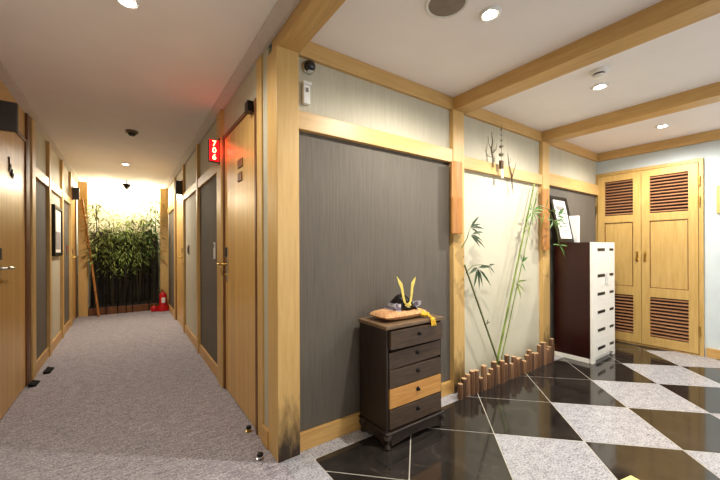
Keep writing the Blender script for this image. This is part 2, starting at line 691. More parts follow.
def hall_door(name, sg, y0, y1, handle_y, hdir, label, top=2.14, transom='light_paper', metal='brass'):
    """boarded door leaf y0..y1; lever at handle_y pointing along hdir"""
    xf = XR if sg > 0 else XL
    r = thing(name, label, 'door', (xf, (y0 + y1) / 2, 0), kind='structure')
    sbox(sg, 'door_leaf', 'door', y0 + 0.003, y1 - 0.003, 0.008, top - 0.004, -0.015, 0.004, r, 0.002)
    fm = MB()
    side(sg)(fm, y0 - 0.035, y0, 0, top + 0.03, -0.018, 0.016)
    side(sg)(fm, y1, y1 + 0.035, 0, top + 0.03, -0.018, 0.016)
    side(sg)(fm, y0, y1, top, top + 0.03, -0.018, 0.012)
    fm.build('door_frame', 'brown', r, bevel=0.002)
    sbox(sg, 'transom_panel', transom, y0 - 0.035, y1 + 0.035, top + 0.031, HT, -0.018, 0.0, r)
    hx = lambda d: xf - sg * d
    hm = MB()
    side(sg)(hm, handle_y - 0.028, handle_y + 0.028, 0.93, 1.21, 0.004, 0.012)
    pl = hm.build('lock_plate', 'steel', r, bevel=0.003)
    lv = MB().tube([(hx(0.01), handle_y, 1.07), (hx(0.05), handle_y, 1.07), (hx(0.058), handle_y + hdir * 0.02, 1.07),
                    (hx(0.056), handle_y + hdir * 0.12, 1.065)], [0.012, 0.011, 0.011, 0.009], 10)
    lv.build('handle', metal, r, smooth=True)
    side(sg)(MB(), handle_y - 0.02, handle_y + 0.02, 1.13, 1.21, 0.012, 0.022).build('card_reader', 'darkgrey', pl, bevel=0.002)
    MB().tube([(hx(0.012), handle_y, 0.98), (hx(0.024), handle_y, 0.98)], 0.014, 12).build('lock_cylinder', 'brass', pl, smooth=True)
    return r


# right side of the hall
sbox(1, 'wall_panel', 'light_paper', 1.941, 2.035, 0.11, HT, -0.02, 0.0)
sbox(1, 'baseboard_right', 'base_y', 1.941, 2.035, 0, 0.11, -0.02, 0.018, bevel=0.002)
sbox(1, 'wall_post', 'post', 2.036, 2.13, 0, HT, -0.02, 0.012, bevel=0.003)
d1 = hall_door('door_1', 1, 2.166, 3.0, 2.93, 1, 'boarded oak door with two small carved plates beside the red lit sign')
post(1, 3.036, 3.20)
bay(1, 3.201, 4.199, 'dark_paper')
post(1, 4.20, 4.28)
bay(1, 4.281, 5.349, 'light_paper')
post(1, 5.35, 5.43)
d2 = hall_door('door_2', 1, 5.466, 6.36, 5.56, 1, 'far right oak door near the bamboo and red extinguisher')
post(1, 6.396, 6.48)
bay(1, 6.481, 7.619, 'dark_paper')
# left side
post(-1, 3.02, 3.16)
d3 = hall_door('door_3', -1, 3.196, 4.06, 3.30, 1, 'nearest oak door on the left of the hall', transom='post', metal='steel')
post(-1, 4.096, 4.20, 'brown', 0.018)
post(-1, 4.201, 4.335)
bay(-1, 4.336, 5.039, 'dark_paper')
post(-1, 5.04, 5.13)
bay(-1, 5.131, 5.969, 'light_paper')
post(-1, 5.97, 6.06)
bay(-1, 6.061, 6.819, 'dark_paper')
post(-1, 6.82, 6.93)
d4 = hall_door('door_4', -1, 7.0, 7.6, 7.10, 1, 'far left oak door beside the leaning bamboo pole')
sbox(-1, 'wall_panel', 'light_paper', Y_BACK, 3.019, 0, HT, -0.02, 0.0)

# small plates, closer on door 706
sbox(1, 'door_plate', 'brown', 2.46, 2.58, 1.80, 1.86, 0.004, 0.012, d1, 0.002)
sbox(1, 'door_plate', 'brown', 2.48, 2.58, 1.70, 1.765, 0.004, 0.012, d1, 0.002)
sbox(1, 'door_closer', 'iron', 2.19, 2.26, 2.10, 2.17, 0.004, 0.05, d1, 0.004)
# brushed characters on the left door
mk = MB()
for pts in ([(3.57, 1.90), (3.58, 1.84), (3.575, 1.79)], [(3.575, 1.83), (3.605, 1.85), (3.61, 1.79), (3.635, 1.765)],
            [(3.66, 1.82), (3.645, 1.77), (3.67, 1.755), (3.685, 1.785), (3.655, 1.80)]):
    mk.tube([(XL + 0.006, y, z) for y, z in pts], 0.0065, 6)
mk.build('door_number', 'iron', d3)


# blade signs beside the doors
def blade_sign(sg, y, lit, label, z0=1.985, wd=0.09):
    xf = XR - sg * 0.03 if sg > 0 else XL + 0.03
    r = thing('blade_sign', label, 'sign', (xf, y, 2.0))
    xo = xf - sg * wd
    a, b = min(xo, xf - sg * 0.008), max(xo, xf - sg * 0.008)
    z1 = z0 + 0.19
    bx('sign_box', 'redled' if False else 'darkgrey', a, b, y - 0.02, y + 0.02, z0, z1, r, 0.003)
    MB().box(min(xf, xf - sg * 0.012), max(xf, xf - sg * 0.012), y - 0.025, y + 0.025, z0 - 0.01, z1 + 0.02).build('wall_bracket', 'brown', r)
    if lit:
        bx('lit_panel', 'redled', a + 0.004, b - 0.004, y - 0.024, y - 0.0201, z0 + 0.004, z1 - 0.004, r)
        for ch, zc in (('7', z0 + 0.153), ('0', z0 + 0.095), ('6', z0 + 0.037)):
            cu = bpy.data.curves.new('digit', 'FONT')
            cu.body = ch
            cu.size = 0.066
            cu.extrude = 0.0012
            cu.offset = 0.0004
            cu.align_x, cu.align_y = 'CENTER', 'CENTER'
            tmp = bpy.data.objects.new('tmp', cu)
            me = bpy.data.meshes.new_from_object(tmp)
            bpy.data.objects.remove(tmp)
            me.materials.append(M['digit'])
            o = bpy.data.objects.new('digit', me)
            COL.objects.link(o)
            o.parent = r
            o.rotation_euler = (math.radians(90), 0, 0)
            o.location = Vector(((a + b) / 2, y - 0.0255, zc)) - r.location
        point_light('sign_glow', ((a + b) / 2, y - 0.06, z0 + 0.095), 0.8, (1.0, 0.03, 0.03), 0.04, r)
    return r


blade_sign(1, 3.07, True, 'red lit sign reading 706 above the right hall rail', 1.945)
blade_sign(1, 5.41, False, 'dark unlit sign box by the far right door')
blade_sign(-1, 3.14, False, 'dark unlit sign box above the nearest left door', 1.985, 0.105)
blade_sign(-1, 6.9, False, 'dark unlit sign box by the far left door')

# picture on the left wall
px = XL
r = thing('picture_frame', 'narrow dark framed picture hanging on the left hall wall', 'picture', (px + 0.015, 5.63, 1.11))
mb = MB()
for a in ((5.34, 5.38, 1.12, 1.74), (5.88, 5.92, 1.12, 1.74), (5.38, 5.88, 1.12, 1.16), (5.38, 5.88, 1.70, 1.74)):
    mb.box(px + 0.001, px + 0.035, *a)
mb.build('frame', 'iron', r, bevel=0.002)
bx('print', 'paper', px + 0.001, px + 0.02, 5.38, 5.88, 1.16, 1.70, r)
bx('print_image', 'greyprint', px + 0.02, px + 0.022, 5.42, 5.84, 1.20, 1.42, r)

# switches and signs on hall walls
r = thing('doorbell_plate', 'slim white bell plate on the charcoal panel beside the right door', 'switch', (XR, 3.42, 1.12))
sbox(1, 'plate', 'plastic', 3.395, 3.445, 1.10, 1.26, 0.0005, 0.01, r, 0.002)
sbox(1, 'button', 'grey', 3.405, 3.435, 1.21, 1.245, 0.01, 0.014, r, 0.001)
o = MB()
o.tube([(XR - 0.006, 5.0, 1.12), (XR - 0.008, 5.03, 1.16), (XR - 0.008, 5.03, 1.21), (XR - 0.006, 5.0, 1.25)], [0.004, 0.016, 0.016, 0.004], 8)
tag(o.build('wall_ornament', 'grey', smooth=True), 'small grey crescent ornament on the pale panel of the right hall wall', 'ornament')
r = thing('doorbell_plate', 'small plate with red button on the charcoal panel by the far left door', 'switch', (XL, 6.6, 1.12))
sbox(-1, 'plate', 'brownplastic', 6.56, 6.64, 1.12, 1.26, 0.0005, 0.01, r, 0.002)
sbox(-1, 'button', 'red', 6.58, 6.62, 1.20, 1.24, 0.01, 0.014, r, 0.001)


# door stops
def door_stop(x, y, label, mat, h=0.034):
    r = thing('door_stop', label, 'door stop', (x, y, 0))
    MB().lathe((x, y, 0), [(0.02, 0), (0.02, 0.005), (0.012, 0.008), (0.012, h - 0.012)], 16).build('base', mat, r, smooth=True)
    MB().lathe((x, y, 0), [(0.016, h - 0.013), (0.018, h - 0.008), (0.016, h), (0.001, h + 0.002)], 16).build('rubber_cap', 'iron', r, smooth=True)
    return r


door_stop(0.655, 2.21, 'small brass door stop at the foot of the near right door', 'brass')
door_stop(0.62, 1.88, 'small chrome door stop on the carpet beside the corner post', 'chrome')


def wedge(x, y, ln, label):
    o = MB().prism([(x, y, 0), (x + 0.05, y, 0), (x + 0.05, y, 0.012), (x, y, 0.03)], (0.01, ln, 0))
    return tag(o.build('door_wedge', 'rubber', bevel=0.002), label, 'door wedge')


wedge(-0.70, 4.02, 0.12, 'black rubber wedge against the foot of the left door')
wedge(-0.655, 4.36, 0.16, 'black rubber wedge lying away from the left door on the carpet')


# ------------------------------------------------------------------ lamps and ceiling fittings
def downlight(x, y, power, label):
    r = thing('downlight', label, 'ceiling light', (x, y, H - 0.02), 'recessed ceiling downlights')
    MB().lathe((x, y, H), [(0.036, -0.001), (0.036, -0.010), (0.046, -0.012), (0.055, -0.006), (0.056, -0.0005)], 28).build('trim_ring', 'plastic', r, smooth=True)
    MB().lathe((x, y, H), [(0.001, -0.014), (0.020, -0.013), (0.030, -0.009), (0.0345, -0.002)], 24).build('bulb', 'bulb', r, smooth=True)
    point_light('downlight_beam', (x, y, H - 0.055), power, WARM, 0.03, r, spot=168)
    return r


downlight(1.58, 1.043, ROOM_W, 'bright downlight beside the round ceiling speaker')
downlight(2.99, 1.033, ROOM_W, 'bright downlight beside the white smoke detector between two beams')
downlight(4.50, 1.006, ROOM_W, 'bright downlight nearest the louvered closet doors')
downlight(0.01, 2.02, HALL_W, 'nearest downlight in the hall ceiling')
downlight(0.0, 5.93, FAR_W, 'far downlight in the hall ceiling before the bamboo')

r = thing('ceiling_speaker', 'round grey speaker grille set in the lobby ceiling', 'speaker', (1.335, 1.125, H - 0.01))
MB().lathe((1.335, 1.125, H), [(0.092, -0.0005), (0.092, -0.006), (0.104, -0.008), (0.11, -0.003), (0.11, -0.0005)], 40).build('rim', 'plastic', r, smooth=True)
MB().lathe((1.335, 1.125, H), [(0.001, -0.008), (0.06, -0.0075), (0.0915, -0.004)], 40).build('grille', 'grey', r, smooth=True)

r = thing('smoke_detector', 'white smoke detector on the lobby ceiling between beams', 'smoke detector', (2.72, 0.945, H - 0.05))
MB().lathe((2.72, 0.945, H), [(0.052, -0.0005), (0.054, -0.006), (0.054, -0.02), (0.046, -0.026)], 28).build('base', 'plastic', r, smooth=True)
MB().lathe((2.72, 0.945, H), [(0.036, -0.026), (0.034, -0.036)], 20).build('vent_ring', 'darkgrey', r, smooth=True)
MB().lathe((2.72, 0.945, H), [(0.038, -0.036), (0.036, -0.044), (0.02, -0.05), (0.001, -0.051)], 20).build('cap', 'plastic', r, smooth=True)

r = thing('smoke_detector', 'brown smoke detector on the hall ceiling', 'smoke detector', (0.055, 4.24, H - 0.06))
MB().lathe((0.055, 4.24, H), [(0.055, -0.0005), (0.057, -0.006), (0.054, -0.022)], 24).build('base', 'brownplastic', r, smooth=True)
MB().lathe((0.055, 4.24, H), [(0.036, -0.0221), (0.036, -0.034), (0.024, -0.05), (0.001, -0.052)], 20).build('cap', 'darkgrey', r, smooth=True)

r = thing('ceiling_sensor', 'small black cone hanging from the hall ceiling before the bamboo', 'sensor', (0.015, 7.3, 2.3))
MB().tube([(0.015, 7.3, H - 0.0005), (0.015, 7.3, 2.36)], 0.008, 10).build('stem', 'iron', r, smooth=True)
MB().lathe((0.015, 7.3, 0), [(0.075, 2.362), (0.07, 2.352), (0.01, 2.275), (0.001, 2.272)], 20).build('cone', 'iron', r, smooth=True)

# security camera and switch plate near the corner post
r = thing('security_camera', 'small chrome dome camera on the wall beside the corner post', 'camera', (0.905, 1.80, 2.27))
MB().lathe((0.905, 1.828, 2.29), [(0.001, 0.0), (0.04, 0.0), (0.042, 0.008), (0.036, 0.016)], 24, Matrix.Rotation(math.radians(90), 3, 'X')).build('mount', 'chrome', r, smooth=True)
MB().lathe((0.905, 1.815, 2.29), [(0.034, 0.0), (0.036, 0.012), (0.03, 0.03), (0.016, 0.04), (0.001, 0.042)], 24, Matrix.Rotation(math.radians(90), 3, 'X')).build('dome', 'lacquer', r, smooth=True)
MB().lathe((0.905, 1.80, 2.255), [(0.001, -0.006), (0.02, -0.005), (0.024, 0.0), (0.02, 0.005), (0.001, 0.006)], 20).build('eyelid', 'chrome', r, smooth=True)
r = thing('wall_sensor', 'small white plastic box on the beige panel under the dome camera', 'sensor', (0.885, 1.83, 2.06))
bx('housing', 'plastic', 0.862, 0.908, 1.80, 1.828, 2.06, 2.185, r, 0.006)
bx('hood', 'plastic', 0.857, 0.913, 1.79, 1.828, 2.172, 2.19, r, 0.003)
bx('lens', 'grey', 0.876, 0.894, 1.798, 1.8, 2.13, 2.155, r)

# ------------------------------------------------------------------ louvered closet doors
r = thing('door_5', 'pair of pale wooden closet doors with louvered panels', 'closet doors', (XD, 1.335, 0), kind='structure')
mb = MB()
mb.box(XD - 0.03, XD, 1.803, 1.832, 0, 2.165).box(XD - 0.03, XD, 0.815, 0.852, 0, 2.165).box(XD - 0.03, XD, 0.852, 1.803, 2.128, 2.165)
mb.build('door_frame', 'closet', r, bevel=0.003)
bx('threshold', 'base_y', XD - 0.035, XD, 0.852, 1.803, 0, 0.012, r)


def closet_leaf(y0, y1, hy):
    zs = (0.022, 0.125, 0.60, 0.71, 1.51, 1.60, 2.042, 2.122)
    s0, s1 = y0 + 0.078, y1 - 0.078
    x0, x1 = XD - 0.045, XD - 0.008
    m = MB()
    m.box(x0, x1, y0, s0, zs[0], zs[7]).box(x0, x1, s1, y1, zs[0], zs[7])
    for a, b in ((zs[0], zs[1]), (zs[2], zs[3]), (zs[4], zs[5]), (zs[6], zs[7])):
        m.box(x0, x1, s0, s1, a, b)
    leaf = m.build('door_leaf', 'closet', r, bevel=0.002)
    bx('center_panel', 'closet', x0 + 0.010, x1, s0 + 0.001, s1 - 0.001, zs[3] + 0.001, zs[4] - 0.001, leaf)
    f = MB()
    for a in ((s0, s0 + 0.007, zs[3], zs[4]), (s1 - 0.007, s1, zs[3], zs[4]), (s0 + 0.007, s1 - 0.007, zs[3], zs[3] + 0.007), (s0 + 0.007, s1 - 0.007, zs[4] - 0.007, zs[4])):
        f.box(x0 + 0.004, x0 + 0.010, *a)
    f.build('panel_molding', 'brown', leaf)
    for za, zb in ((zs[1], zs[2]), (zs[5], zs[6])):
        bx('louver_backing', 'maroon', x1 - 0.006, x1, s0, s1, za, zb, leaf)
        lm = MB()
        n = 12
        st = (zb - za) / n
        rt = Matrix.Rotation(math.radians(-24), 3, 'Y')
        for k in range(n):
            zc = za + st * (k + 0.5)
            lm.box(x0 + 0.001, x0 + 0.029, s0 + 0.001, s1 - 0.001, zc - 0.0038, zc + 0.0038, rt)
        lm.build('louver_slats', 'louver', leaf)
    hm = MB()
    hm.box(x0 - 0.004, x0, hy - 0.011, hy + 0.011, 1.02, 1.14)
    hm.tube([(x0 - 0.002, hy, 1.04), (x0 - 0.024, hy, 1.055), (x0 - 0.024, hy, 1.105), (x0 - 0.002, hy, 1.12)], 0.006, 8)
    hm.build('handle', 'brass', r, smooth=True)
    return leaf


closet_leaf(1.349, 1.802, 1.385)
closet_leaf(0.854, 1.345, 1.31)
for y, dy in ((0.85, -1), (1.804, 1)):
    for zc in (0.27, 1.70, 1.92):
        MB().box(XD - 0.05, XD - 0.028, min(y, y + dy * 0.012), max(y, y + dy * 0.012), zc - 0.055, zc + 0.055).build('hinge', 'brass', r)
o = bx('wall_plaque', 'post', XD - 0.02, XD - 0.0005, 0.60, 0.72, 1.55, 1.85, bevel=0.004)
tag(o, 'wooden plaque on the wall right of the closet doors', 'plaque')

# ------------------------------------------------------------------ antique chest
CX0, CX1, CY0, CY1 = 1.262, 1.742, 1.525, 1.803
r = thing('antique_chest', 'small dark antique chest of five drawers against the charcoal panel', 'chest', ((CX0 + CX1) / 2, (CY0 + CY1) / 2, 0))
m = MB()
m.box(CX0, CX0 + 0.016, CY0 + 0.004, CY1, 0.1, 0.713).box(CX1 - 0.011, CX1, CY0 + 0.004, CY1, 0.1, 0.713)
m.box(CX0 + 0.016, CX1 - 0.011, CY1 - 0.012, CY1, 0.1, 0.713).box(CX0 + 0.016, CX1 - 0.011, CY0 + 0.03, CY1 - 0.012, 0.1, 0.112)
for z in (0.228, 0.348, 0.462, 0.582):
    m.box(CX0 + 0.016, CX1 - 0.011, CY0 + 0.02, CY1 - 0.012, z, z + 0.006)
m.box(CX0 + 0.016, CX1 - 0.011, CY0 + 0.03, CY1 - 0.012, 0.706, 0.713)
m.build('body', 'old', r, bevel=0.002)
t = MB().box(CX0 - 0.014, CX1 + 0.01, CY0 - 0.014, CY1 + 0.0, 0.7131, 0.737).build('top', 'old_top', r, bevel=0.005)
m = MB()
m.box(CX0 - 0.012, CX1 + 0.012, CY0 - 0.014, CY1, 0.085, 0.1)
m.build('base_molding', 'old', r, bevel=0.005)
m = MB()
# shaped apron with scalloped lower edge, front then sides
n = 14
pts = [(CX0 + 0.03, 0.085)] + [(CX0 + 0.03 + (CX1 - CX0 - 0.06) * k / n, 0.012 + 0.022 * math.sin(math.pi * k / n)) for k in range(n + 1)] + [(CX1 - 0.03, 0.085)]
m.prism([(x, CY0 - 0.005, z) for x, z in pts], (0, 0.015, 0))
pts = [(CY0 + 0.03, 0.085)] + [(CY0 + 0.03 + (CY1 - CY0 - 0.06) * k / n, 0.012 + 0.022 * math.sin(math.pi * k / n)) for k in range(n + 1)] + [(CY1 - 0.03, 0.085)]
for xx in (CX0, CX1 - 0.015):
    m.prism([(xx, y, z) for y, z in pts], (0.015, 0, 0))
m.build('apron', 'old', r)
for fx, sx in ((CX0 + 0.018, -1), (CX1 - 0.018, 1)):
    for fy, sy in ((CY0 + 0.014, -1), (CY1 - 0.025, 1)):
        k = 0.0 if sy > 0 else 1
        MB().tube([(fx, fy, 0.085), (fx + sx * 0.014, fy + sy * 0.012 * k, 0.065), (fx + sx * 0.004, fy, 0.03), (fx + sx * 0.012, fy + sy * 0.01 * k, 0.0)],
                  [0.026, 0.025, 0.016, 0.018], 10).build('foot', 'old', r, smooth=True)
DR = [(0.112, 0.228, 'old_x', 0.0, 0.0), (0.236, 0.352, 'honey', 0.0, 0.0), (0.358, 0.464, 'old_x', 0.0, 0.0),
      (0.474, 0.574, 'old_x', -0.004, -1.3), (0.592, 0.702, 'old_x', 0.014, 0.0)]
for z0, z1, mt, out, tilt in DR:
    rt = Matrix.Rotation(math.radians(tilt), 3, 'Y')
    cz = (z0 + z1) / 2
    pv = ((CX0 + CX1) / 2, CY0, cz)
    m = MB().box(CX0 + 0.019, CX1 - 0.012, CY0 - 0.004 - out, CY0 + 0.03 - out, z0, z1, rt, pv)
    m.box(CX0 + 0.035, CX1 - 0.03, CY0 + 0.03 - out, CY1 - 0.03 - out, z0 + 0.006, z1 - 0.012, rt, pv)
    d = m.build('drawer', mt, r, bevel=0.002)
    if mt == 'honey':
        d['label'] = 'honey coloured wooden drawer front'
    xc = (CX0 + CX1) / 2 + 0.01
    MB().lathe((xc, CY0 - 0.004 - out, cz + 0.012), [(0.014, -0.001), (0.013, 0.004), (0.006, 0.007), (0.005, 0.012), (0.009, 0.016), (0.001, 0.019)], 14,
               Matrix.Rotation(math.radians(90), 3, 'X')).build('drawer_knob', 'iron', d, smooth=True)

# cushion
CT = 0.7375
m = MB()
nx, ny = 22, 14
grid = []
for side_ in (1, -1):
    g2 = []
    for i in range(nx + 1):
        row = []
        for j in range(ny + 1):
            u, v = i / nx * 2 - 1, j / ny * 2 - 1
            e = (max(0, 1 - abs(u) ** 3.2) * max(0, 1 - abs(v) ** 3.2)) ** 0.5
            dent = 0.012 * math.exp(-(((u - 0.25) / 0.5) ** 2 + (v / 0.8) ** 2))
            z = CT + 0.031 + side_ * (0.031 * e) - (dent * e if side_ > 0 else 0)
            if side_ < 0:
                z = max(z, CT + 0.0005)
            row.append(m._v((1.483 + u * 0.19 * (1 - 0.05 * v * v), 1.665 + v * 0.105 * (1 - 0.06 * u * u), z)))
        g2.append(row)
    grid.append(g2)
for g2 in grid:
    for i in range(nx):
        for j in range(ny):
            m._f([g2[i][j], g2[i + 1][j], g2[i + 1][j + 1], g2[i][j + 1]])
tag(m.build('cushion', 'cushion', smooth=True), 'small orange floral cushion on top of the dark chest', 'cushion')

# samurai helmet
HX, HY, HZ = 1.508, 1.67, 0.797
r = thing('samurai_helmet', 'miniature black samurai helmet with gold horns on the cushion', 'helmet', (HX, HY, HZ - 0.01))
prof = [(0.062, 0.018)] + [(0.062 * math.cos(a), 0.018 + 0.072 * math.sin(a)) for a in [math.pi / 2 * k / 9 for k in range(1, 9)]] + [(0.006, 0.091), (0.006, 0.097), (0.001, 0.098)]
bowl = MB().lathe((HX, HY, HZ), prof, 28).build('bowl', 'lacquer', r, smooth=True)
m = MB()
for k in range(12):
    a = math.pi * 2 * k / 12
    m.tube([(HX + 0.0635 * math.cos(b) * math.cos(a), HY + 0.0635 * math.cos(b) * math.sin(a), HZ + 0.018 + 0.0735 * math.sin(b)) for b in [1.45 * q / 7 for q in range(8)]], 0.0016, 5)
m.build('bowl_ribs', 'iron', bowl)
# lamellar neck guard, open at the front
for k in range(4):
    r0, r1 = 0.060 + 0.012 * k, 0.078 + 0.0135 * k
    zt, zb = 0.056 - 0.015 * k, 0.034 - 0.0145 * k
    m = MB().lathe((HX, HY, HZ), [(r0, zt), (r1, zb), (r1 - 0.003, zb - 0.001), (r0 - 0.002, zt - 0.003)], 26, None, math.radians(-48), math.radians(228))
    m.build('neck_guard', ['lacquer', 'silver', 'purple', 'silver'][k], r, smooth=True)
# turned-back side plates
for sx in (-1, 1):
    m = MB()
    a = Vector((HX + sx * 0.066, HY - 0.042, HZ + 0.022))
    b = a + Vector((sx * 0.05, -0.028, 0.012))
    m.prism([a + Vector((0, 0, -0.014)), a + Vector((sx * 0.022, -0.016, -0.016)), b + Vector((0, 0, -0.014)), b + Vector((sx * 0.004, 0, 0.012)), a + Vector((sx * 0.02, -0.012, 0.024)), a + Vector((0, 0, 0.018))], (0, 0.004, 0))
    pl = m.build('side_plate', 'silver', r, bevel=0.001)
    m = MB()
    for q in (0.3, 0.55):
        c = a.lerp(b, q)
        m.box(c.x - 0.006, c.x + 0.006, c.y - 0.003 - 0.002, c.y + 0.002, c.z - 0.01, c.z + 0.014)
    m.build('plate_lacing', 'purple', pl)
# visor and brow crest
m = MB().lathe((HX, HY, HZ), [(0.06, 0.022), (0.084, 0.012), (0.083, 0.009), (0.059, 0.018)], 16, None, math.radians(212), math.radians(328))
m.build('visor', 'lacquer', r, smooth=True)
m = MB().lathe((HX, HY - 0.07, HZ + 0.03), [(0.001, 0.003), (0.012, 0.003), (0.014, 0.0), (0.012, -0.003), (0.001, -0.003)], 18, Matrix.Rotation(math.radians(90), 3, 'X'))
m.prism([(HX - 0.03, HY - 0.072, HZ + 0.028), (HX, HY - 0.072, HZ + 0.012), (HX + 0.03, HY - 0.072, HZ + 0.028), (HX + 0.02, HY - 0.072, HZ + 0.042), (HX, HY - 0.072, HZ + 0.03), (HX - 0.02, HY - 0.072, HZ + 0.042)], (0, 0.005, 0))
m.build('brow_crest', 'gold', r, smooth=False)
for sx in (-1, 1):
    # flat blade curved outwards with a notched tip
    cen = [(0.008, 0.026, 0.011), (0.026, 0.050, 0.013), (0.037, 0.090, 0.013), (0.044, 0.135, 0.014), (0.056, 0.172, 0.021), (0.068, 0.192, 0.013)]
    L = [(HX + sx * (x - w), HY - 0.068 + 0.05 * z, HZ + z - 0.002) for x, z, w in [(a_, b_, c_ * 0.78) for a_, b_, c_ in cen]]
    R = [(HX + sx * (x + w), HY - 0.068 + 0.05 * z, HZ + z + 0.002) for x, z, w in [(a_, b_, c_ * 0.78) for a_, b_, c_ in cen]]
    tip = [(HX + sx * 0.088, HY - 0.058, HZ + 0.222)] if sx < 0 else [(HX + sx * 0.08, HY - 0.058, HZ + 0.21)]
    m = MB()
    for (l0, l1, r0_, r1_) in zip(L, L[1:], R, R[1:]):
        m.prism([l0, r0_, r1_, l1], (0, 0.003, 0))
    m.prism([L[-1], R[-1], tip[0]], (0, 0.003, 0))
    m.build('gold_horn', 'gold', r)
# chin cord knot and tassel spilling over the chest edge
m = MB()
cd = [(HX + 0.085, HY - 0.055, HZ - 0.006), (HX + 0.1, HY - 0.09, HZ - 0.018), (1.625, 1.548, 0.757), (1.632, 1.512, 0.745)]
m.tube(cd, 0.008, 8)
for dx, dy, dz, rad in ((0, 0, 0, 0.016), (0.022, -0.006, 0.004, 0.013), (-0.02, 0.004, 0.004, 0.013), (0.004, 0.016, 0.012, 0.013), (0.012, -0.018, -0.002, 0.012)):
    m.lathe((1.612 + dx, 1.555 + dy, 0.758 + dz), [(0.001, -rad), (rad * 0.7, -rad * 0.7), (rad, 0), (rad * 0.7, rad * 0.7), (0.001, rad)], 10)
m.build('cord_knot', 'yellow_cord', r, smooth=True)
m = MB()
for k in range(14):
    a = random.uniform(-0.022, 0.022)
    m.tube([(1.632 + a * 0.3, 1.510, 0.745), (1.632 + a * 0.8, 1.501, 0.738), (1.632 + a, 1.493, 0.70 + random.uniform(-0.008, 0.01))], [0.005, 0.004, 0.003], 5)
m.build('tassel', 'yellow_cord', r)

# ------------------------------------------------------------------ tall red and white drawer cabinet
KX0, KX1, KY0, KY1 = 3.90, 4.50, 1.42, 1.79
r = thing('drawer_cabinet', 'tall white fronted drawer cabinet with dark red sides', 'cabinet', ((KX0 + KX1) / 2, (KY0 + KY1) / 2, 0))
bx('carcass', 'oxblood', KX0, KX1, KY0 + 0.022, KY1, 0.045, 1.25, r, 0.003)
m = MB().box(KX0 - 0.004, KX1 + 0.004, KY0 + 0.03, KY1 + 0.002, 0.0, 0.0445)
m.build('plinth', 'white', r, bevel=0.002)
m = MB()
n = 16
pts = [(KX0, 0.0), (KX0 + 0.07, 0.0)] + [(KX0 + 0.07 + (KX1 - KX0 - 0.12) * k / n, 0.035 + 0.022 * math.sin(math.pi * k / n) + 0.01 * math.sin(3 * math.pi * k / n)) for k in range(n + 1)] + [(KX1 - 0.05, 0.0), (KX1, 0.0), (KX1, 0.07), (KX0, 0.07)]
m.prism([(x, KY0, z) for x, z in pts], (0, 0.022, 0))
m.build('apron', 'white', r)
zz = [0.073, 0.225, 0.415, 0.607, 0.80, 0.99, 1.25]
for k in range(6):
    z0, z1 = zz[k] + 0.0004, zz[k + 1] - 0.0004
    d = bx('drawer', 'white', KX0, KX1, KY0, KY0 + 0.0215, z0, z1, r, 0.0006)
    zs = [0.135, 0.325, 0.515, 0.705, 0.897, 1.172][k]
    bx('pull_slot', 'iron', KX0 + 0.13, KX0 + 0.32, KY0 - 0.0022, KY0 + 0.0005, zs - 0.015, zs + 0.015, d)
    bx('pull_slot', 'iron', KX0 + 0.45, KX0 + 0.56, KY0 - 0.0022, KY0 + 0.0005, zs - 0.013, zs + 0.013, d)
    if k == 4:
        m = MB().box(KX0 + 0.335, KX0 + 0.40, KY0 - 0.006, KY0 - 0.0035, 0.80, 0.925, Matrix.Rotation(math.radians(9), 3, 'Y'))
        m.build('paper_tag', 'plastic', d)

# certificate leaning on the wall above the cabinet
rot = Matrix.Rotation(math.radians(-11), 3, 'X')
PB = Vector((3.86, 1.715, 1.2575))
r = thing('certificate_frame', 'black framed certificate leaning on top of the tall cabinet', 'framed certificate', PB)


def fr(mb_, x0, x1, y0, y1, z0, z1):
    return mb_.box(PB.x + x0, PB.x + x1, PB.y + y0, PB.y + y1, PB.z + z0, PB.z + z1, rot, PB)


FW, FH = 0.40, 0.53
m = MB()
fr(m, 0, 0.05, 0, 0.022, 0, FH)
fr(m, FW - 0.05, FW, 0, 0.022, 0, FH)
fr(m, 0.05, FW - 0.05, 0, 0.022, 0, 0.04)
fr(m, 0.05, FW - 0.05, 0, 0.022, FH - 0.04, FH)
m.build('frame', 'iron', r)
fr(MB(), 0.05, FW - 0.05, 0.008, 0.02, 0.04, FH - 0.04).build('certificate', 'paper', r)
m = MB()
fr(m, 0.10, 0.30, 0.0072, 0.008, 0.37, 0.42)
for k in range(5):
    fr(m, 0.09, 0.31 - 0.02 * (k % 2), 0.0072, 0.008, 0.13 + 0.04 * k, 0.145 + 0.04 * k)
m.build('printed_lines', 'greyprint', r)
r = thing('router_box', 'small upright white plastic box beside the certificate on the tall cabinet', 'box', (4.245, 1.735, 1.25))
bx('casing', 'plastic', 4.215, 4.275, 1.68, 1.78, 1.2515, 1.56, r, 0.006)
bx('foot', 'grey', 4.21, 4.28, 1.675, 1.785, 1.25, 1.2514, r)

# ------------------------------------------------------------------ bamboo niche
def stalk(mb_, a, b, r0, r1, nodes, n=9):
    a, b = Vector(a), Vector(b)
    pts, rs = [], []
    for k in range(nodes):
        for t, f in ((0.0, 1.0), (0.03, 1.16), (0.06, 1.0), (0.5, 0.96)):
            u = (k + t) / nodes
            pts.append(a.lerp(b, u))
            rs.append((r0 + (r1 - r0) * u) * f)
    pts.append(b)
    rs.append(r1)
    return mb_.tube(pts, rs, n)


def spray(parent, base, dirs, length, width, mat, name='leaves', droop=0.2):
    m = MB()
    for d in dirs:
        d = Vector(d)
        m.leaf(Vector(base) + d.normalized() * random.uniform(0.0, 0.03), d, length * random.uniform(0.8, 1.15), width, (0, -1, 0.25), droop)
    return m.build(name, mat, parent, recalc=False)


